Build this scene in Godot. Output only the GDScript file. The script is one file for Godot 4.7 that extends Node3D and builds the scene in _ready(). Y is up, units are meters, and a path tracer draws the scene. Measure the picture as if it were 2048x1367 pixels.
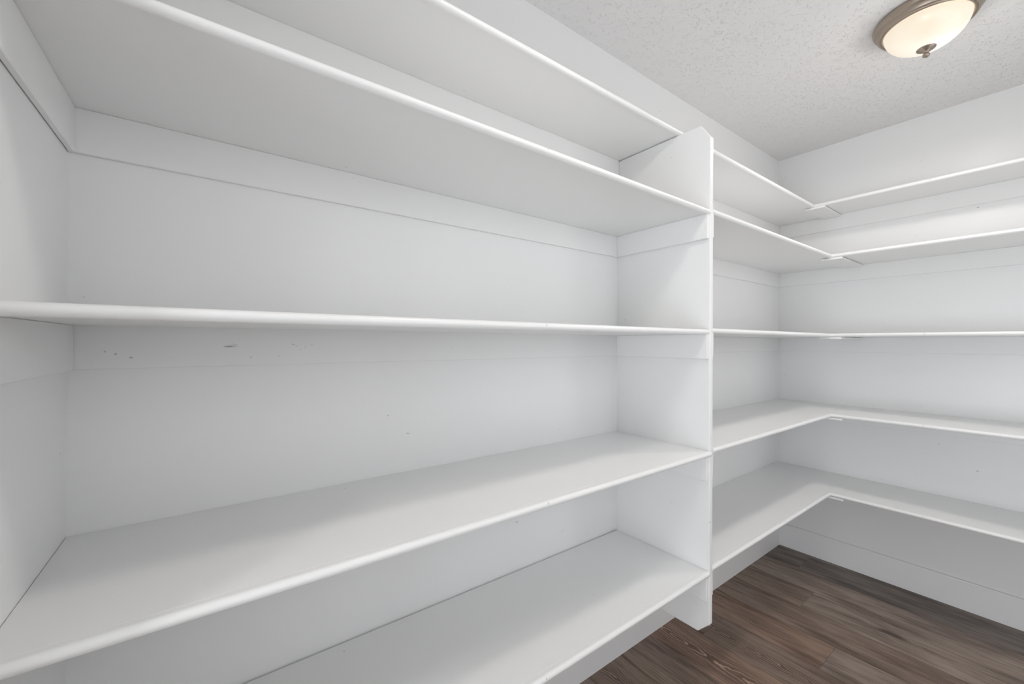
extends Node3D
# A white painted walk-in pantry: long shelf wall on the left (x = 0), back wall (z = 0), wood plank floor.

const CEIL := 2.44
const ROOM_X := 1.75
const ROOM_Z := 3.141
const DIV_Z := 1.583        # face of the divider that looks at the near bay
const DIV_T := 0.0201
const DIV_X := 0.388
const BOARD_T := 0.016
const NOSE_T := 0.0180
const NOSE_R := 0.0095
const NOSE_B := 0.0175      # front to back of the edging strip
const EXIT_A := 0.50
const EXIT_B := 0.90
const OPEN_A := 1.12
const OPEN_B := 2.45
const OPEN_H := 2.10
const SILL := 1.30
const HALL_Z := 4.60
const DOOR_A := 0.50
const DOOR_B := 1.72
const DOOR_H := 2.15
const WIN_A := 0.55
const WIN_B := 1.70
const WIN_Y0 := 0.10
const WIN_Y1 := 1.30
const WIN_E := 1.9
const CLEAT_H := 0.083

var M := {}
var used := {}

func _ready():
	# ---- camera, light, exposure -------------------------------------------------
	var cam := Camera3D.new()
	cam.name = "camera"
	cam.keep_aspect = Camera3D.KEEP_HEIGHT
	cam.fov = rad_to_deg(2.0 * atan(683.5 / 819.74))
	cam.near = 0.02
	cam.position = Vector3(1.0968, 1.2756, 2.9297)
	var b := Basis(Vector3.UP, deg_to_rad(53.5365)) * Basis(Vector3.RIGHT, deg_to_rad(0.0685)) * Basis(Vector3.BACK, deg_to_rad(0.1908))
	cam.basis = b
	add_child(cam)
	cam.current = true
	var we := WorldEnvironment.new()
	we.name = "environment"
	var env := Environment.new()
	env.background_mode = Environment.BG_COLOR
	env.background_color = Color(0.985, 0.99, 1.0)
	env.background_energy_multiplier = 2.2
	env.tonemap_mode = Environment.TONE_MAPPER_LINEAR
	env.tonemap_exposure = 1.085
	env.sdfgi_enabled = true
	env.ssao_enabled = true
	env.ssil_enabled = true
	we.environment = env
	add_child(we)

	materials()
	room()
	planks()
	baseboards()
	divider()
	shelves()
	lamps()

# ---- naming and tagging ----------------------------------------------------------
func numbered(called: String) -> String:
	var n: int = used.get(called, 0)
	used[called] = n + 1
	return called if n == 0 else "%s_%03d" % [called, n]

func thing(called: String, label: String, category: String, at := Vector3.ZERO, group := "") -> Node3D:
	var o := Node3D.new()
	o.name = numbered(called)
	add_child(o)
	o.position = at
	o.set_meta("label", label)
	o.set_meta("category", category)
	if group: o.set_meta("group", group)
	return o

func obj(called: String, st: SurfaceTool, m: Material, parent: Node) -> MeshInstance3D:
	var o := MeshInstance3D.new()
	o.name = called
	if m is BaseMaterial3D and m.normal_enabled: st.generate_tangents()
	o.mesh = st.commit()
	o.material_override = m
	parent.add_child(o, true)
	return o

func struct(called: String, st: SurfaceTool, m: Material, parent: Node = self) -> MeshInstance3D:
	var o := obj(called, st, m, parent)
	if parent == self: o.set_meta("kind", "structure")
	return o

# ---- shape helpers -----------------------------------------------------------------
func mk() -> SurfaceTool:
	var st := SurfaceTool.new()
	st.begin(Mesh.PRIMITIVE_TRIANGLES)
	return st

# one flat convex face; the winding is set from the outward normal
func face(st: SurfaceTool, pts: Array, n: Vector3, uvs: Array = []):
	var p := pts.duplicate()
	var w := uvs.duplicate()
	if (p[1] - p[0]).cross(p[2] - p[0]).dot(n) > 0.0:
		p.reverse(); w.reverse()
	for k in range(1, p.size() - 1):
		for i in [0, k, k + 1]:
			st.set_normal(n)
			st.set_uv(w[i] if w.size() else flat_uv(p[i], n))
			st.add_vertex(p[i])

func flat_uv(p: Vector3, n: Vector3) -> Vector2:
	var a := n.abs()
	if a.y >= a.x and a.y >= a.z: return Vector2(p.x, p.z)
	if a.x >= a.z: return Vector2(p.z, p.y)
	return Vector2(p.x, p.y)

# box from corner a to corner b with edges cut back by c
func bev(st: SurfaceTool, a: Vector3, b: Vector3, c: float):
	var lo := Vector3(minf(a.x, b.x), minf(a.y, b.y), minf(a.z, b.z))
	var hi := Vector3(maxf(a.x, b.x), maxf(a.y, b.y), maxf(a.z, b.z))
	for i in 3:
		var j := (i + 1) % 3
		var k := (i + 2) % 3
		for s in [0, 1]:
			var n := Vector3.ZERO
			n[i] = 1.0 if s else -1.0
			var q := []
			for uv in [[0, 0], [1, 0], [1, 1], [0, 1]]:
				var v := Vector3.ZERO
				v[i] = hi[i] if s else lo[i]
				v[j] = hi[j] - c if uv[0] else lo[j] + c
				v[k] = hi[k] - c if uv[1] else lo[k] + c
				q.append(v)
			face(st, q, n)
			if c <= 0.0: continue
			for s2 in [0, 1]:          # the edge between faces i and j
				var n2 := n
				n2[j] = 1.0 if s2 else -1.0
				var e := []
				for t in [[0, 0], [0, 1], [1, 1], [1, 0]]:
					var v := Vector3.ZERO
					var ci: float = 0.0 if t[0] == 0 else c
					var cj: float = c if t[0] == 0 else 0.0
					v[i] = hi[i] - ci if s else lo[i] + ci
					v[j] = hi[j] - cj if s2 else lo[j] + cj
					v[k] = hi[k] - c if t[1] else lo[k] + c
					e.append(v)
				face(st, e, n2.normalized())
	if c <= 0.0: return
	for sx in [0, 1]:
		for sy in [0, 1]:
			for sz in [0, 1]:
				var q := []
				for i in 3:
					var v := Vector3(hi.x - c if sx else lo.x + c, hi.y - c if sy else lo.y + c, hi.z - c if sz else lo.z + c)
					v[i] += c if [sx, sy, sz][i] else -c
					q.append(v)
				face(st, q, Vector3(1 if sx else -1, 1 if sy else -1, 1 if sz else -1).normalized())

func box_st(a: Vector3, b: Vector3, c := 0.0) -> SurfaceTool:
	var st := mk()
	bev(st, a, b, c)
	return st

# edging strip: a rounded front on a flat strip, swept along a straight line.
# origin lies on the front line at the top; out points into the room; m0 and m1 mitre the ends
func edging(origin: Vector3, out: Vector3, along: Vector3, l0: float, l1: float, m0 := 0.0, m1 := 0.0) -> SurfaceTool:
	var st := mk()
	var prof := []
	var nrm := []
	var seg := 14
	prof.append(Vector2(-NOSE_B, -NOSE_T)); nrm.append(Vector2(0, -1))
	for k in seg + 1:
		var t := -PI / 2 + PI * k / seg
		prof.append(Vector2(-NOSE_R + NOSE_R * cos(t), -NOSE_T / 2 + NOSE_T / 2 * sin(t)))
		nrm.append(Vector2(cos(t) * NOSE_T / 2, sin(t) * NOSE_R).normalized())
	prof.append(Vector2(-NOSE_B, 0)); nrm.append(Vector2(0, 1))
	var at = func(p: Vector2, l: float, m: float) -> Vector3: return origin + out * p.x + Vector3.UP * p.y + along * (l + m * p.x)
	for k in prof.size() - 1:
		var q := [at.call(prof[k], l0, m0), at.call(prof[k + 1], l0, m0), at.call(prof[k + 1], l1, m1), at.call(prof[k], l1, m1)]
		var nn := [nrm[k], nrm[k + 1], nrm[k + 1], nrm[k]]
		var ids := [0, 1, 2, 0, 2, 3]
		var mid: Vector2 = nrm[k] + nrm[k + 1]
		var flip: bool = (q[1] - q[0]).cross(q[2] - q[0]).dot(out * mid.x + Vector3.UP * mid.y) > 0.0
		if flip: ids = [0, 2, 1, 0, 3, 2]
		for i in ids:
			st.set_normal((out * nn[i].x + Vector3.UP * nn[i].y).normalized())
			st.set_uv(Vector2(along.dot(q[i]), q[i].y))
			st.add_vertex(q[i])
	var e0 := []
	var e1 := []
	for p in prof:
		e0.append(at.call(p, l0, m0)); e1.append(at.call(p, l1, m1))
	face(st, e0, (-along + out * m0).normalized())
	face(st, e1, (along - out * m1).normalized())
	face(st, [e0[0], e0[-1], e1[-1], e1[0]], -out)
	return st

# turned profile (radius, height), smooth inside each run of points
func lathe(st: SurfaceTool, prof: Array, at: Vector3, seg := 72):
	for k in prof.size() - 1:
		var a: Vector2 = prof[k]
		var b: Vector2 = prof[k + 1]
		if a == b: continue
		var na := lathe_normal(prof, k, 0)
		var nb := lathe_normal(prof, k, 1)
		for s in seg:
			var t0 := TAU * s / seg
			var t1 := TAU * (s + 1) / seg
			var q := []
			var n := []
			for e in [[a, t0, na], [b, t0, nb], [b, t1, nb], [a, t1, na]]:
				q.append(at + Vector3(cos(e[1]) * e[0].x, e[0].y, sin(e[1]) * e[0].x))
				n.append(Vector3(cos(e[1]) * e[2].x, e[2].y, sin(e[1]) * e[2].x))
			var uv := []
			for e in [[a, t0], [b, t0], [b, t1], [a, t1]]:
				uv.append(Vector2(0.5 + cos(e[1]) * e[0].x * 4.0, 0.5 + sin(e[1]) * e[0].x * 4.0))
			var c: Vector3 = (q[2] - q[0]).cross(q[3] - q[1])
			var ids := [0, 1, 2, 0, 2, 3]
			if c.dot(n[0] + n[1] + n[2] + n[3]) > 0.0: ids = [0, 2, 1, 0, 3, 2]
			for i in ids:
				st.set_normal(n[i]); st.set_uv(uv[i]); st.add_vertex(q[i])

func seg_normal(a: Vector2, b: Vector2) -> Vector2:
	var d := (b - a).normalized()
	return Vector2(-d.y, d.x)

# profiles run from the top centre outwards and down, so the outside is on the left of the path
func lathe_normal(prof: Array, k: int, e: int) -> Vector2:
	var n := seg_normal(prof[k], prof[k + 1])
	var o := k - 1 if e == 0 else k + 1
	if o < 0 or o + 1 >= prof.size() or prof[o] == prof[o + 1]: return n
	var m := seg_normal(prof[o], prof[o + 1])
	if n.dot(m) < 0.75: return n
	return (n + m).normalized()

# ---- materials -----------------------------------------------------------------------
func paint(c: Color, rough: float) -> StandardMaterial3D:
	var m := StandardMaterial3D.new()
	m.albedo_color = c
	m.roughness = rough
	m.metallic_specular = 0.5
	m.uv1_scale = Vector3.ONE * 0.8
	m.albedo_texture = M.specks
	return m

func materials():
	M.specks = speck_tex()
	M.wall = paint(Color(0.957, 0.957, 0.957), 0.31)
	M.shelf = paint(Color(0.957, 0.957, 0.955), 0.36)
	M.edge = paint(Color(0.95, 0.95, 0.948), 0.32)
	M.trim = paint(Color(0.957, 0.957, 0.957), 0.34)
	# brushed-on ceiling texture
	var c := StandardMaterial3D.new()
	c.albedo_color = Color(0.95, 0.945, 0.942)
	c.roughness = 0.75
	c.uv1_scale = Vector3.ONE * 1.3
	c.normal_enabled = true
	c.normal_scale = 0.65
	c.normal_texture = ceiling_normal()
	M.ceiling = c
	var nk := StandardMaterial3D.new()
	nk.albedo_color = Color(0.66, 0.61, 0.56)
	nk.metallic = 0.85
	nk.roughness = 0.36
	M.nickel = nk
	var gl := StandardMaterial3D.new()
	gl.albedo_color = Color(0.80, 0.76, 0.70)
	gl.roughness = 0.28
	gl.emission_enabled = true
	gl.emission = Color(1, 1, 1)
	gl.emission_operator = BaseMaterial3D.EMISSION_OP_MULTIPLY
	gl.emission_texture = bowl_glow()
	gl.emission_energy_multiplier = 0.82
	M.bowl = gl

# a few dents, specks and short scratches in the paint
func speck_tex() -> ImageTexture:
	var n := 1024
	var img := Image.create(n, n, false, Image.FORMAT_RGB8)
	img.fill(Color(1, 1, 1))
	var rng := RandomNumberGenerator.new()
	rng.seed = 19
	for k in 15:
		var p := Vector2(rng.randf(), rng.randf()) * n
		var dir := Vector2.from_angle(rng.randf_range(-0.6, 0.6))
		var ln := 1 if k % 3 else int(rng.randf_range(6, 16))
		smear(img, p, dir, ln, rng.randf_range(0.6, 1.2), rng.randf_range(0.12, 0.38))
	return ImageTexture.create_from_image(img)

func smear(img: Image, p: Vector2, dir: Vector2, ln: int, r: float, dark: float):
	for s in ln:
		var fade := dark if ln == 1 else dark * sin(PI * (s + 0.5) / ln)
		for dy in range(-3, 4):
			for dx in range(-3, 4):
				var x := posmod(int(p.x) + dx, img.get_width())
				var y := posmod(int(p.y) + dy, img.get_height())
				var v := 1.0 - fade * exp(-(dx * dx + dy * dy) / (r * r))
				var c := img.get_pixel(x, y)
				if c.r > v: img.set_pixel(x, y, Color(v, v, v))
		p += dir

# the scuffed strip on the wall under the shelf at eye level
func scuffed_strip() -> StandardMaterial3D:
	var img := Image.create(2048, 112, false, Image.FORMAT_RGB8)
	img.fill(Color(1, 1, 1))
	var marks := [[2.905, 1.2645, 26, 1.8, 0.6, 0.02], [2.895, 1.268, 22, 1.0, 0.35, 0.35], [2.89, 1.2705, 18, 0.9, 0.3, 0.4], [2.775, 1.27, 14, 1.0, 0.35, 0.2], [2.765, 1.2665, 9, 0.9, 0.3, 0.5],
		[2.755, 1.257, 4, 1.0, 0.4, 0.6], [2.745, 1.262, 3, 1.0, 0.4, -0.5], [2.73, 1.268, 2, 1.1, 0.45, 0.0], [2.855, 1.240, 4, 1.2, 0.5, 0.0], [2.80, 1.242, 3, 1.0, 0.4, 0.0], [3.055, 1.243, 6, 1.6, 0.6, 0.1],
		[3.075, 1.251, 3, 1.8, 0.5, 1.4], [3.09, 1.256, 4, 1.4, 0.4, 1.3], [2.35, 1.26, 2, 1.0, 0.4, 0.0], [1.95, 1.252, 2, 1.0, 0.4, 0.2]]
	for m in marks:
		var px := Vector2((ROOM_Z - m[0]) / (ROOM_Z - DIV_Z) * 2048.0, (1.3053 - m[1]) / CLEAT_H * 112.0)
		smear(img, px, Vector2.from_angle(m[5]), m[2], m[3], m[4] * 0.62)
	var t := StandardMaterial3D.new()
	t.albedo_color = M.shelf.albedo_color
	t.roughness = 0.36
	t.albedo_texture = ImageTexture.create_from_image(img)
	return t

# short raised strokes in all directions, turned into a normal map
func ceiling_normal() -> ImageTexture:
	var n := 1024
	var rng := RandomNumberGenerator.new()
	rng.seed = 71
	var h := PackedFloat32Array()
	h.resize(n * n)
	for k in 3000:
		var x := rng.randf() * n
		var y := rng.randf() * n
		var a := rng.randf() * TAU
		var bend := rng.randf_range(-0.05, 0.05)
		var ln := int(rng.randf_range(5, 26))
		var lift := rng.randf_range(0.25, 1.0)
		for s in ln:
			var w := lift * sin(PI * (s + 0.5) / ln)
			for dy in [-1, 0, 1]:
				for dx in [-1, 0, 1]:
					var px := posmod(int(x) + dx, n)
					var py := posmod(int(y) + dy, n)
					var v: float = w * (1.0 if dx == 0 and dy == 0 else 0.45)
					if h[py * n + px] < v: h[py * n + px] = v
			x += cos(a); y += sin(a); a += bend
	var data := PackedByteArray()
	data.resize(n * n)
	for i in n * n: data[i] = int(clampf(h[i] * 200.0, 0, 255))
	var img := Image.create_from_data(n, n, false, Image.FORMAT_L8, data)
	img.convert(Image.FORMAT_RGBA8)
	img.bump_map_to_normal_map(6.0)
	return ImageTexture.create_from_image(img)

# light of two bulbs behind frosted glass
func bowl_glow() -> ImageTexture:
	var n := 128
	var img := Image.create(n, n, false, Image.FORMAT_RGB8)
	for y in n:
		for x in n:
			var p := Vector2(x + 0.5, y + 0.5) / n - Vector2(0.5, 0.5)
			var g := exp(-(p - Vector2(0.14, -0.06)).length_squared() / 0.045) + 0.35 * exp(-(p - Vector2(-0.2, 0.12)).length_squared() / 0.05)
			g = clampf(g, 0.0, 1.0)
			img.set_pixel(x, y, Color(0.80 + 0.2 * g, 0.75 + 0.25 * g, 0.67 + 0.32 * g))
	return ImageTexture.create_from_image(img)

# ---- room shell -------------------------------------------------------------------------
func room():
	struct("wall_left", box_st(Vector3(-0.12, -0.02, -0.12), Vector3(0, CEIL + 0.1, ROOM_Z + 0.12)), M.wall)
	struct("wall_back", box_st(Vector3(0, -0.02, -0.12), Vector3(ROOM_X, CEIL + 0.1, 0)), M.wall)
	# the right wall has a narrow doorway and a high window to the daylight
	var st := mk()
	bev(st, Vector3(ROOM_X, -0.06, -0.12), Vector3(ROOM_X + 0.12, CEIL + 0.1, EXIT_A), 0.0)
	bev(st, Vector3(ROOM_X, -0.06, EXIT_B), Vector3(ROOM_X + 0.12, CEIL + 0.1, OPEN_A), 0.0)
	bev(st, Vector3(ROOM_X, OPEN_H, EXIT_A), Vector3(ROOM_X + 0.12, CEIL + 0.1, EXIT_B), 0.0)
	bev(st, Vector3(ROOM_X, OPEN_H, OPEN_A), Vector3(ROOM_X + 0.12, CEIL + 0.1, OPEN_B), 0.0)
	bev(st, Vector3(ROOM_X, -0.06, OPEN_A), Vector3(ROOM_X + 0.12, SILL, OPEN_B), 0.0)
	bev(st, Vector3(ROOM_X, -0.06, OPEN_B), Vector3(ROOM_X + 0.12, CEIL + 0.1, HALL_Z + 0.12), 0.0)
	struct("wall_right", st, M.wall)
	opening_frame("door_1", EXIT_A, EXIT_B, -0.014, OPEN_H, 0)
	opening_frame("window_2", OPEN_A, OPEN_B, SILL, OPEN_H, 2)
	st = mk()
	bev(st, Vector3(0, -0.06, ROOM_Z), Vector3(DOOR_A, CEIL + 0.1, ROOM_Z + 0.12), 0.0)
	bev(st, Vector3(DOOR_A, DOOR_H, ROOM_Z), Vector3(DOOR_B, CEIL + 0.1, ROOM_Z + 0.12), 0.0)
	bev(st, Vector3(DOOR_B, -0.06, ROOM_Z), Vector3(ROOM_X, CEIL + 0.1, ROOM_Z + 0.12), 0.0)
	struct("wall_front", st, M.wall)
	# the passage behind the photographer ends in a window
	st = mk()
	bev(st, Vector3(-0.12, -0.06, ROOM_Z + 0.12), Vector3(0, CEIL + 0.1, HALL_Z + 0.12), 0.0)
	struct("wall_passage", st, M.wall)
	st = mk()
	bev(st, Vector3(0, -0.06, HALL_Z), Vector3(WIN_A, CEIL + 0.1, HALL_Z + 0.12), 0.0)
	bev(st, Vector3(WIN_B, -0.06, HALL_Z), Vector3(ROOM_X, CEIL + 0.1, HALL_Z + 0.12), 0.0)
	bev(st, Vector3(WIN_A, -0.06, HALL_Z), Vector3(WIN_B, WIN_Y0, HALL_Z + 0.12), 0.0)
	bev(st, Vector3(WIN_A, WIN_Y1, HALL_Z), Vector3(WIN_B, CEIL + 0.1, HALL_Z + 0.12), 0.0)
	struct("wall_end", st, M.wall)
	passage_window()
	struct("ceiling", box_st(Vector3(0, CEIL, 0), Vector3(ROOM_X, CEIL + 0.1, HALL_Z)), M.ceiling)

# daylight: a pane of bright overcast sky, its bars, and the area light that it is
func passage_window():
	var win := Node3D.new()
	win.name = "window_1"
	add_child(win)
	win.set_meta("kind", "structure")
	var xm := (WIN_A + WIN_B) / 2.0
	var st := mk()
	bev(st, Vector3(WIN_A, WIN_Y0, HALL_Z + 0.06), Vector3(WIN_B, WIN_Y1, HALL_Z + 0.066), 0.0)
	var sky := StandardMaterial3D.new()
	sky.albedo_color = Color(0.8, 0.85, 0.9)
	sky.roughness = 0.1
	sky.emission_enabled = true
	sky.emission = Color(0.95, 0.98, 1.0)
	sky.emission_energy_multiplier = 1.0
	obj("pane", st, sky, win)
	st = mk()
	for x in [WIN_A + 0.025, xm, WIN_B - 0.025]:
		bev(st, Vector3(x - 0.025, WIN_Y0, HALL_Z + 0.03), Vector3(x + 0.025, WIN_Y1, HALL_Z + 0.058), 0.003)
	for y in [WIN_Y0 + 0.025, (WIN_Y0 + WIN_Y1) / 2.0, WIN_Y1 - 0.025]:
		bev(st, Vector3(WIN_A, y - 0.025, HALL_Z + 0.032), Vector3(WIN_B, y + 0.025, HALL_Z + 0.056), 0.003)
	obj("sash", st, M.trim, win)
	var l := AreaLight3D.new()
	l.name = "daylight"
	l.light_color = Color(0.95, 0.975, 1.0)
	l.light_energy = WIN_E
	l.area_size = Vector2(WIN_B - WIN_A - 0.1, WIN_Y1 - WIN_Y0 - 0.1)
	l.area_range = 9.0
	l.area_attenuation = 2.0
	l.shadow_enabled = true
	l.position = Vector3(xm, (WIN_Y0 + WIN_Y1) / 2.0, HALL_Z + 0.025)
	win.add_child(l)

# casing round an opening in the right wall, with as many upright bars as asked for
func opening_frame(called: String, z0: float, z1: float, y0: float, y1: float, bars: int):
	var st := mk()
	var x0 := ROOM_X - 0.016
	var x1 := ROOM_X
	bev(st, Vector3(x0, maxf(y0 - 0.07, 0.001), z0 - 0.07), Vector3(x1, y1 + 0.07, z0), 0.003)
	bev(st, Vector3(x0, maxf(y0 - 0.07, 0.001), z1), Vector3(x1, y1 + 0.07, z1 + 0.045), 0.003)
	bev(st, Vector3(x0, y1, z0), Vector3(x1, y1 + 0.07, z1), 0.003)
	if bars:
		bev(st, Vector3(ROOM_X - 0.03, y0 - 0.025, z0), Vector3(ROOM_X, y0, z1), 0.003)
	for k in range(1, bars + 1):
		var z := lerpf(z0, z1, float(k) / (bars + 1))
		bev(st, Vector3(ROOM_X + 0.05, y0, z - 0.02), Vector3(ROOM_X + 0.09, y1, z + 0.02), 0.003)
	struct(called, st, M.trim)

func baseboards():
	var st := mk()
	board_profile(st, Vector3(0, 0, 0), Vector3(1, 0, 0), Vector3(0, 0, 1), ROOM_Z)
	struct("baseboard_left", st, M.trim)
	st = mk()
	board_profile(st, Vector3(0.014, 0, 0), Vector3(0, 0, 1), Vector3(1, 0, 0), ROOM_X - 0.014)
	struct("baseboard_back", st, M.trim)

# plain baseboard with an eased top edge
func board_profile(st: SurfaceTool, o: Vector3, out: Vector3, along: Vector3, ln: float):
	var prof := [Vector2(0, 0), Vector2(0.0145, 0), Vector2(0.0145, 0.1345), Vector2(0.0115, 0.1386), Vector2(0.0040, 0.1386), Vector2(0.0036, 0.1300), Vector2(0, 0.1300)]
	for k in prof.size():
		var a: Vector2 = prof[k]
		var b: Vector2 = prof[(k + 1) % prof.size()]
		var d := (b - a).normalized()
		var n := out * d.y - Vector3.UP * d.x
		var pa := o + out * a.x + Vector3.UP * a.y
		var pb := o + out * b.x + Vector3.UP * b.y
		face(st, [pa, pb, pb + along * ln, pa + along * ln], n)
	for e in [[0.0, -1.0], [ln, 1.0]]:
		var q := []
		for p in prof: q.append(o + out * p.x + Vector3.UP * p.y + along * e[0])
		face(st, q, along * e[1])

# ---- floor ---------------------------------------------------------------------------------
const WOOD_W := 1280
const WOOD_H := 160

func wood(kind: int) -> ImageTexture:
	var fine := FastNoiseLite.new()
	fine.seed = 11 + kind; fine.frequency = 0.02; fine.fractal_octaves = 3
	var slow := FastNoiseLite.new()
	slow.seed = 31 + kind; slow.frequency = 0.004; slow.fractal_octaves = 3
	var wob := FastNoiseLite.new()
	wob.seed = 51 + kind; wob.frequency = 0.006; wob.fractal_octaves = 4
	var data := PackedByteArray()
	data.resize(WOOD_W * WOOD_H * 3)
	var dark := Vector3(0.34, 0.285, 0.255)
	var mid := Vector3(0.575, 0.515, 0.475)
	var pale := Vector3(0.73, 0.665, 0.615)
	var cathedral := kind >= 2
	var knots := [Vector3(0.47, 0.42, 0.05), Vector3(0.9, 0.7, 0.035)] if kind == 1 else []
	var o := 0
	for y in WOOD_H:
		var v := float(y) / WOOD_H
		for x in WOOD_W:
			var u := float(x) / WOOD_W
			var yy := float(y)
			var tint := 0.0
			for kn in knots:
				var dx: float = (u - kn.x) * 8.0
				var dy: float = v - kn.y
				var r2: float = (dx * dx * 0.12 + dy * dy) / (kn.z * kn.z * 4.0)
				yy += signf(dy) * 22.0 * exp(-r2 * 0.35)
				tint -= 0.75 * exp(-r2 * 2.2)
			var streak := fine.get_noise_2d(x * 0.22, yy * 9.0)
			var pore := fine.get_noise_2d(x * 0.9 + 900.0, yy * 22.0)
			var broad := slow.get_noise_2d(x * 0.6, yy * 5.0)
			var t := 0.42 + 0.30 * streak + 0.34 * broad + tint
			var line := 0.0
			if cathedral:
				var xm := u * 1.52
				var w := wob.get_noise_2d(x * 0.9, yy * 1.5) + 0.28 * wob.get_noise_2d(x * 4.0, yy * 5.0 + 70.0)
				var d := absf(v - (0.56 if kind == 2 else 0.53)) * 0.19
				var lev := 0.0
				if kind == 2:      # nested points along the board
					lev = (xm + 7.0 * pow(d, 1.04)) / 0.062 + w * 1.1
				else:              # long closed loops, one after the other
					var r1 := Vector2((xm - 0.10) / 0.125, d / 0.024).length()
					var r2 := Vector2((xm - 0.42) / 0.17, d / 0.028).length()
					var r3 := Vector2((xm - 0.95) / 0.25, d / 0.026).length()
					lev = minf(r1, minf(r2, r3)) * 1.9 + w * 0.75
				var fr := lev - floorf(lev)
				var near := exp(-pow(d / 0.042, 2.0))
				line = near * maxf(0.0, 1.0 - absf(fr - 0.5) * 5.5)
				t = lerpf(t, 0.22 - 0.10 * fr, near * 0.75)
			t += 0.20 * maxf(0.0, pore)  - 0.26 * maxf(0.0, -pore - 0.15)
			t = clampf(t, 0.0, 1.0)
			var c := dark.lerp(mid, minf(t * 2.0, 1.0)).lerp(pale, maxf(t * 2.0 - 1.0, 0.0))
			c = c.lerp(pale * 1.1, clampf(line * 1.0, 0.0, 1.0))
			data[o] = int(clampf(c.x * 255.0, 0, 255)); data[o + 1] = int(clampf(c.y * 255.0, 0, 255)); data[o + 2] = int(clampf(c.z * 255.0, 0, 255))
			o += 3
	var img := Image.create_from_data(WOOD_W, WOOD_H, false, Image.FORMAT_RGB8, data)
	return ImageTexture.create_from_image(img)

func planks():
	var sub := struct("floor", box_st(Vector3(0, -0.06, 0), Vector3(ROOM_X, -0.014, HALL_Z)), M.wall)
	var dark := StandardMaterial3D.new()
	dark.albedo_color = Color(0.10, 0.08, 0.07)
	dark.roughness = 0.9
	sub.material_override = dark
	var tex := []
	for k in 4: tex.append(wood(k))
	var tones := [Color(0.86, 0.88, 0.90), Color(1, 1, 1), Color(0.95, 0.93, 0.91), Color(1.0, 0.94, 0.90)]
	var mats := []
	for k in 4:
		for j in tones.size():
			var m := StandardMaterial3D.new()
			m.albedo_texture = tex[k]
			m.albedo_color = tones[j]
			m.roughness = 0.50
			m.metallic_specular = 0.4
			mats.append(m)
	# every row: where its boards end, and which grain and tone each board has
	var rows := [
		[0.05, [], [[0, 0]]],
		[0.24, [0.19], [[1, 0], [0, 0]]],
		[0.43, [1.31], [[0, 1], [1, 0]]],
		[0.62, [0.3285], [[0, 2], [1, 1]]],
		[0.81, [1.42], [[0, 2], [1, 2]]],
		[1.00, [0.52], [[0, 3], [0, 1]]],
		[1.19, [0.149], [[3, 2], [2, 2]]],
		[1.38, [1.12], [[3, 3], [0, 1]]],
		[1.57, [0.62], [[0, 2], [1, 1]]],
		[1.76, [1.3], [[2, 2], [0, 0]]],
		[1.95, [0.45], [[1, 1], [0, 2]]],
		[2.14, [1.0], [[0, 3], [3, 1]]],
		[2.33, [0.3], [[0, 1], [2, 2]]],
		[2.52, [1.2], [[1, 2], [0, 1]]],
		[2.71, [0.7], [[0, 0], [1, 3]]],
		[2.90, [1.35], [[0, 2], [0, 1]]],
		[3.09, [0.5], [[1, 1], [0, 2]]],
		[3.28, [1.1], [[0, 1], [0, 2]]],
		[3.47, [0.4], [[0, 0], [1, 2]]], [3.66, [1.25], [[0, 2], [0, 1]]], [3.85, [0.8], [[1, 1], [0, 3]]], [4.04, [0.2], [[0, 2], [0, 0]]],
		[4.23, [1.0], [[0, 1], [1, 2]]], [4.42, [0.6], [[0, 3], [0, 1]]], [4.60, [1.3], [[1, 0], [0, 2]]]]
	var z0 := 0.0
	var rng := RandomNumberGenerator.new()
	rng.seed = 5
	for r in rows:
		var xs := [0.0]
		xs.append_array(r[1]); xs.append(ROOM_X)
		for k in xs.size() - 1:
			var u0 := rng.randf_range(0.0, 0.3) if k else 0.0
			if r[0] == 0.62 and k == 1: u0 = 0.265
			if r[0] == 1.19 and k == 1: u0 = 0.0
			var pick: Array = r[2][k]
			var o := obj("plank", plank(xs[k], xs[k + 1], z0, r[0], u0), mats[pick[0] * 4 + pick[1]], sub)
			o.position.y = 0.0
		z0 = r[0]

# one floorboard with a small bevel on its long and short edges
func plank(x0: float, x1: float, z0: float, z1: float, u0: float) -> SurfaceTool:
	var st := mk()
	var g := 0.0003
	var c := 0.0016
	var d := 0.0010
	var w := 0.19
	var uv = func(p: Vector3) -> Vector2: return Vector2(u0 + (p.x - x0) / 1.52, 1.0 - clampf((z1 - p.z) / w, 0.0, 1.0))
	var top := [Vector3(x0 + g + c, 0, z0 + g + c), Vector3(x1 - g - c, 0, z0 + g + c), Vector3(x1 - g - c, 0, z1 - g - c), Vector3(x0 + g + c, 0, z1 - g - c)]
	var rim := [Vector3(x0 + g, -d, z0 + g), Vector3(x1 - g, -d, z0 + g), Vector3(x1 - g, -d, z1 - g), Vector3(x0 + g, -d, z1 - g)]
	var nn := [Vector3(0, 0, -1), Vector3(1, 0, 0), Vector3(0, 0, 1), Vector3(-1, 0, 0)]
	face(st, top, Vector3.UP, top.map(uv))
	for k in 4:
		var j := (k + 1) % 4
		var q := [top[k], top[j], rim[j], rim[k]]
		face(st, q, (nn[k] * d + Vector3.UP * c).normalized(), q.map(uv))
		var low := Vector3.DOWN * 0.0128
		var s := [rim[k], rim[j], rim[j] + low, rim[k] + low]
		face(st, s, nn[k], s.map(uv))
	var bot := rim.map(func(p): return p + Vector3.DOWN * 0.0128)
	face(st, bot, Vector3.DOWN, bot.map(uv))
	return st

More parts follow.
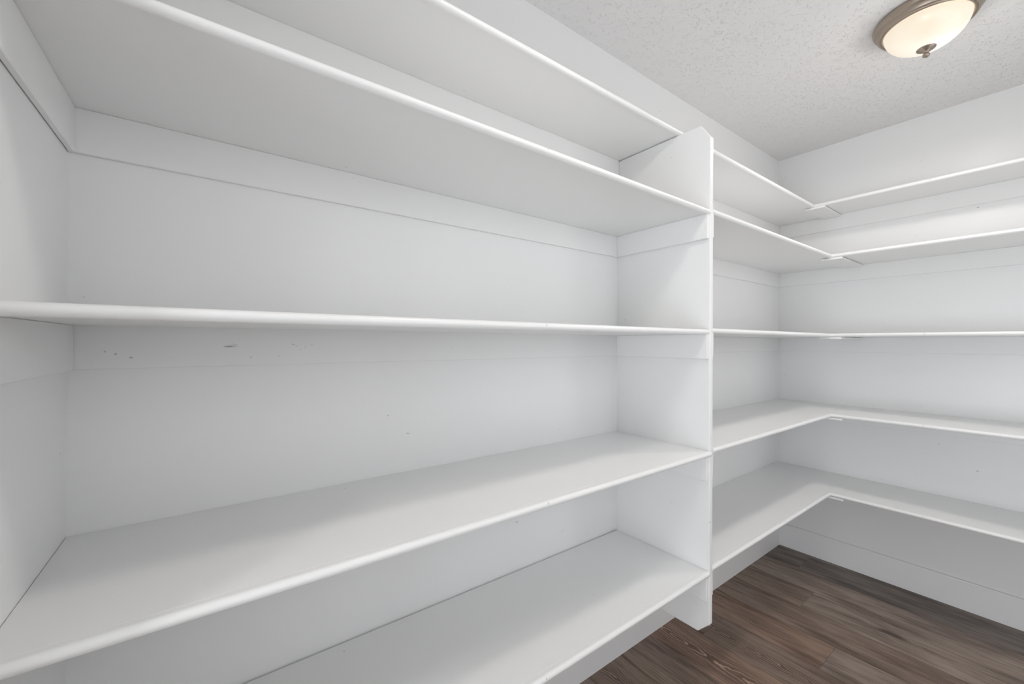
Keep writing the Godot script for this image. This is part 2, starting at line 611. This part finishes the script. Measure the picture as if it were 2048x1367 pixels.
# ---- shelving ---------------------------------------------------------------------------------
func divider():
	var o := thing("divider_panel", "tall white upright board with clipped front corners between the two bays", "panel", Vector3(0, 0.292, DIV_Z))
	var st := mk()
	var c := 0.0022
	var out := [Vector2(0, 0), Vector2(0.3475, 0), Vector2(DIV_X, 0.042), Vector2(DIV_X, 1.6740), Vector2(0.3535, 1.7252), Vector2(0, 1.7252)]
	var inn := [Vector2(0, c), Vector2(0.3475 - c * 0.5, c), Vector2(DIV_X - c, 0.042 + c * 0.5), Vector2(DIV_X - c, 1.6740 - c * 0.5), Vector2(0.3535 - c * 0.5, 1.7252 - c), Vector2(0, 1.7252 - c)]
	var to = func(p: Vector2, z: float) -> Vector3: return Vector3(p.x, p.y, z)
	face(st, inn.map(func(p): return to.call(p, 0.0)), Vector3(0, 0, 1))
	face(st, inn.map(func(p): return to.call(p, -DIV_T)), Vector3(0, 0, -1))
	for k in out.size():
		var j := (k + 1) % out.size()
		var d: Vector2 = (out[j] - out[k]).normalized()
		var n := Vector3(d.y, -d.x, 0)
		face(st, [to.call(out[k], -c), to.call(out[j], -c), to.call(out[j], c - DIV_T), to.call(out[k], c - DIV_T)], n)
		face(st, [to.call(out[k], -c), to.call(out[j], -c), to.call(inn[j], 0.0), to.call(inn[k], 0.0)], (n + Vector3(0, 0, 1)).normalized())
		face(st, [to.call(out[k], c - DIV_T), to.call(out[j], c - DIV_T), to.call(inn[j], -DIV_T), to.call(inn[k], -DIV_T)], (n - Vector3(0, 0, 1)).normalized())
	obj("board", st, M.shelf, o)

# a straight shelf between the divider and the near end wall
func bay_shelf(label: String, y: float, depth: float, back_gap: float, scuffed := false) -> Node3D:
	var o := thing("shelf", label, "shelf", Vector3(0, y, DIV_Z), "straight shelves in the near bay")
	var ln := ROOM_Z - DIV_Z - 0.0006
	obj("board", box_st(Vector3(back_gap, -BOARD_T, 0.0006), Vector3(depth - NOSE_B - 0.0005, 0, ln), 0.0006), M.shelf, o)
	obj("edging", edging(Vector3(depth, 0, 0), Vector3.RIGHT, Vector3.BACK, 0.0004, ln), M.edge, o)
	var t := -BOARD_T
	var back := obj("cleat", box_st(Vector3(0, t - CLEAT_H, 0.0006), Vector3(0.0090, t, ln), 0.0012), M.shelf, o)
	if scuffed:      # the front of this strip carries its own marks
		var st := mk()
		var lo := t - CLEAT_H + 0.0013
		bev(st, Vector3(0, t - CLEAT_H, 0.0006), Vector3(0.0077, t, ln), 0.0)
		var f := [Vector3(0.0090, lo, ln), Vector3(0.0090, t, ln), Vector3(0.0090, t, 0.0006), Vector3(0.0090, lo, 0.0006)]
		face(st, f, Vector3.RIGHT, [Vector2(0, 1), Vector2(0, 0), Vector2(1, 0), Vector2(1, 1)])
		face(st, [f[0], f[3], f[3] - Vector3(0.0013, 0.0013, 0), f[0] - Vector3(0.0013, 0.0013, 0)], Vector3(1, -1, 0).normalized(), [Vector2.ONE * 0.003, Vector2.ONE * 0.003, Vector2.ONE * 0.003, Vector2.ONE * 0.003])
		back.mesh = st.commit()
		back.material_override = scuffed_strip()
	obj("cleat", box_st(Vector3(0.0090, t - CLEAT_H, 0.0002), Vector3(0.3855, t, 0.0138), 0.0016), M.shelf, o)
	obj("cleat", box_st(Vector3(0.0090, t - CLEAT_H, ln - 0.0100), Vector3(0.3855, t, ln), 0.0016), M.shelf, o)
	return o

# an L-shaped shelf: one leg along the left wall, one along the back wall
func corner_shelf(label: String, y: float, da: float, db: float, z1: float, plate: Array, far: bool) -> Node3D:
	var o := thing("corner_shelf", label, "shelf", Vector3(0, y, 0), "L-shaped shelves round the far corner")
	var xa := da - NOSE_B - 0.0005
	var zb := db - NOSE_B - 0.0005
	obj("board", box_st(Vector3(0.0005, -BOARD_T, 0.0005), Vector3(xa, 0, z1), 0.0006), M.shelf, o)
	obj("board", box_st(Vector3(xa + 0.0003, -BOARD_T, 0.0005), Vector3(ROOM_X - 0.0005, 0, zb), 0.0006), M.shelf, o)
	obj("edging", edging(Vector3(da, 0, 0), Vector3.RIGHT, Vector3.BACK, db, z1, 1.0, 0.0), M.edge, o)
	obj("edging", edging(Vector3(0, 0, db), Vector3.BACK, Vector3.RIGHT, da, ROOM_X - 0.0005, 1.0, 0.0), M.edge, o)
	var t := -BOARD_T
	obj("cleat", box_st(Vector3(0, t - CLEAT_H, 0), Vector3(0.0090, t, minf(z1, DIV_Z - DIV_T - 0.0006)), 0.0012), M.shelf, o)
	if not far:
		obj("cleat", box_st(Vector3(0, t - CLEAT_H, DIV_Z + 0.0006), Vector3(0.0090, t, z1), 0.0012), M.shelf, o)
	obj("cleat", box_st(Vector3(0.0090, t - CLEAT_H, 0), Vector3(ROOM_X - 0.0005, t, 0.0102), 0.0012), M.shelf, o)
	if far:
		obj("cleat", box_st(Vector3(0.0090, t - CLEAT_H, z1 - 0.0086), Vector3(0.3855, t, z1), 0.0014), M.shelf, o)
	obj("joining_plate", box_st(Vector3(plate[0], -NOSE_T - 0.0102, plate[2]), Vector3(plate[1], -NOSE_T - 0.0001, plate[3]), 0.0012), M.shelf, o)
	return o

func shelves():
	var zr := DIV_Z - DIV_T - 0.0006
	corner_shelf("topmost white shelf, narrow, running on over the upright board and round the corner", 2.0357, 0.2792, 0.2750, ROOM_Z - 0.0006, [0.236, 0.325, 0.016, 0.2795], false)
	corner_shelf("L-shaped corner shelf second from the top, just below the narrow one", 1.7316, 0.3866, 0.3777, zr, [0.336, 0.426, 0.030, 0.3745], true)
	corner_shelf("L-shaped corner shelf at eye level, third from the top", 1.3264, 0.3870, 0.3885, zr, [0.336, 0.426, 0.030, 0.3855], true)
	corner_shelf("L-shaped corner shelf second from the bottom, its top in view", 0.9223, 0.3945, 0.4160, zr, [0.345, 0.436, 0.040, 0.4130], true)
	corner_shelf("lowest L-shaped corner shelf, just above the dark plank floor", 0.5227, 0.3905, 0.4080, zr, [0.345, 0.440, 0.040, 0.4050], true)
	bay_shelf("straight shelf highest in the near bay, below the narrow top one, underside in view", 1.7236, 0.3915, 0.0005)
	bay_shelf("straight shelf at eye level in the near bay, seen edge on", 1.3213, 0.3880, 0.0005, true)
	bay_shelf("straight shelf second from the bottom in the near bay, half in shadow", 0.9144, 0.3965, 0.0005)
	bay_shelf("lowest straight shelf in the near bay, just above the floor", 0.5121, 0.3915, 0.0060)

# ---- lamps --------------------------------------------------------------------------------------
func lamps():
	flush_lamp(Vector3(0.80, CEIL, 0.89), "round ceiling lamp with frosted glass bowl and brushed nickel rim", 0.42, true)
	flush_lamp(Vector3(0.80, CEIL, 2.25), "round frosted glass ceiling lamp above the near bay", 0.29)
	flush_lamp(Vector3(1.00, CEIL, 3.90), "round frosted glass ceiling lamp in the passage", 0.5)

func flush_lamp(at: Vector3, label: String, power: float, bulb := false):
	var o := thing("ceiling_lamp", label, "lamp", at, "round flush ceiling lamps")
	var st := mk()
	lathe(st, [Vector2(0, 0), Vector2(0.139, 0), Vector2(0.143, -0.003), Vector2(0.1445, -0.009), Vector2(0.143, -0.015), Vector2(0.138, -0.022), Vector2(0.134, -0.025), Vector2(0.1335, -0.028),
		Vector2(0.1315, -0.034), Vector2(0.1285, -0.039), Vector2(0.1255, -0.0405), Vector2(0.1235, -0.0400), Vector2(0.1225, -0.0385), Vector2(0.121, -0.0385), Vector2(0.1195, -0.0415), Vector2(0.1170, -0.0428), Vector2(0.1145, -0.0420), Vector2(0.1125, -0.037)], Vector3.ZERO)
	obj("rim", st, M.nickel, o)
	st = mk()
	var prof := []
	for k in 25:
		var t := PI / 2 * k / 24.0
		prof.append(Vector2(0.1132 * pow(cos(t), 0.94), -0.037 - 0.084 * pow(sin(t), 1.08)))
	lathe(st, prof, Vector3.ZERO)
	obj("glass_bowl", st, M.bowl, o)
	st = mk()
	lathe(st, [Vector2(0.0, -0.1145), Vector2(0.0245, -0.1165), Vector2(0.0262, -0.1190), Vector2(0.0250, -0.1215), Vector2(0.0165, -0.1262), Vector2(0.0095, -0.1300), Vector2(0.0070, -0.1335), Vector2(0.0072, -0.1360), Vector2(0.0095, -0.1385), Vector2(0.0102, -0.1420), Vector2(0.0090, -0.1462), Vector2(0.0055, -0.1494), Vector2(0.0, -0.1508)], Vector3.ZERO, 40)
	obj("finial", st, M.nickel, o)
	if bulb:
		bulb_light(o)
	# what the bowl sends down into the room
	var d := AreaLight3D.new()
	d.name = "bowl_light"
	d.light_color = Color(1.0, 0.985, 0.965)
	d.light_energy = power
	d.area_size = Vector2(0.14, 0.14)
	d.area_range = 8.0
	d.area_attenuation = 2.0
	d.shadow_enabled = true
	d.position = Vector3(0, -0.158, 0)
	d.rotation.x = -PI / 2
	o.add_child(d)

# the bulb inside the bowl, which also lights the ceiling round the rim
func bulb_light(o: Node3D):
	var l := OmniLight3D.new()
	l.name = "bulb_light"
	l.light_color = Color(1.0, 0.975, 0.95)
	l.light_energy = 0.03
	l.omni_range = 8.0
	l.omni_attenuation = 2.0
	l.light_size = 0.05
	l.shadow_enabled = true
	l.position = Vector3(0, -0.075, 0)
	o.add_child(l)
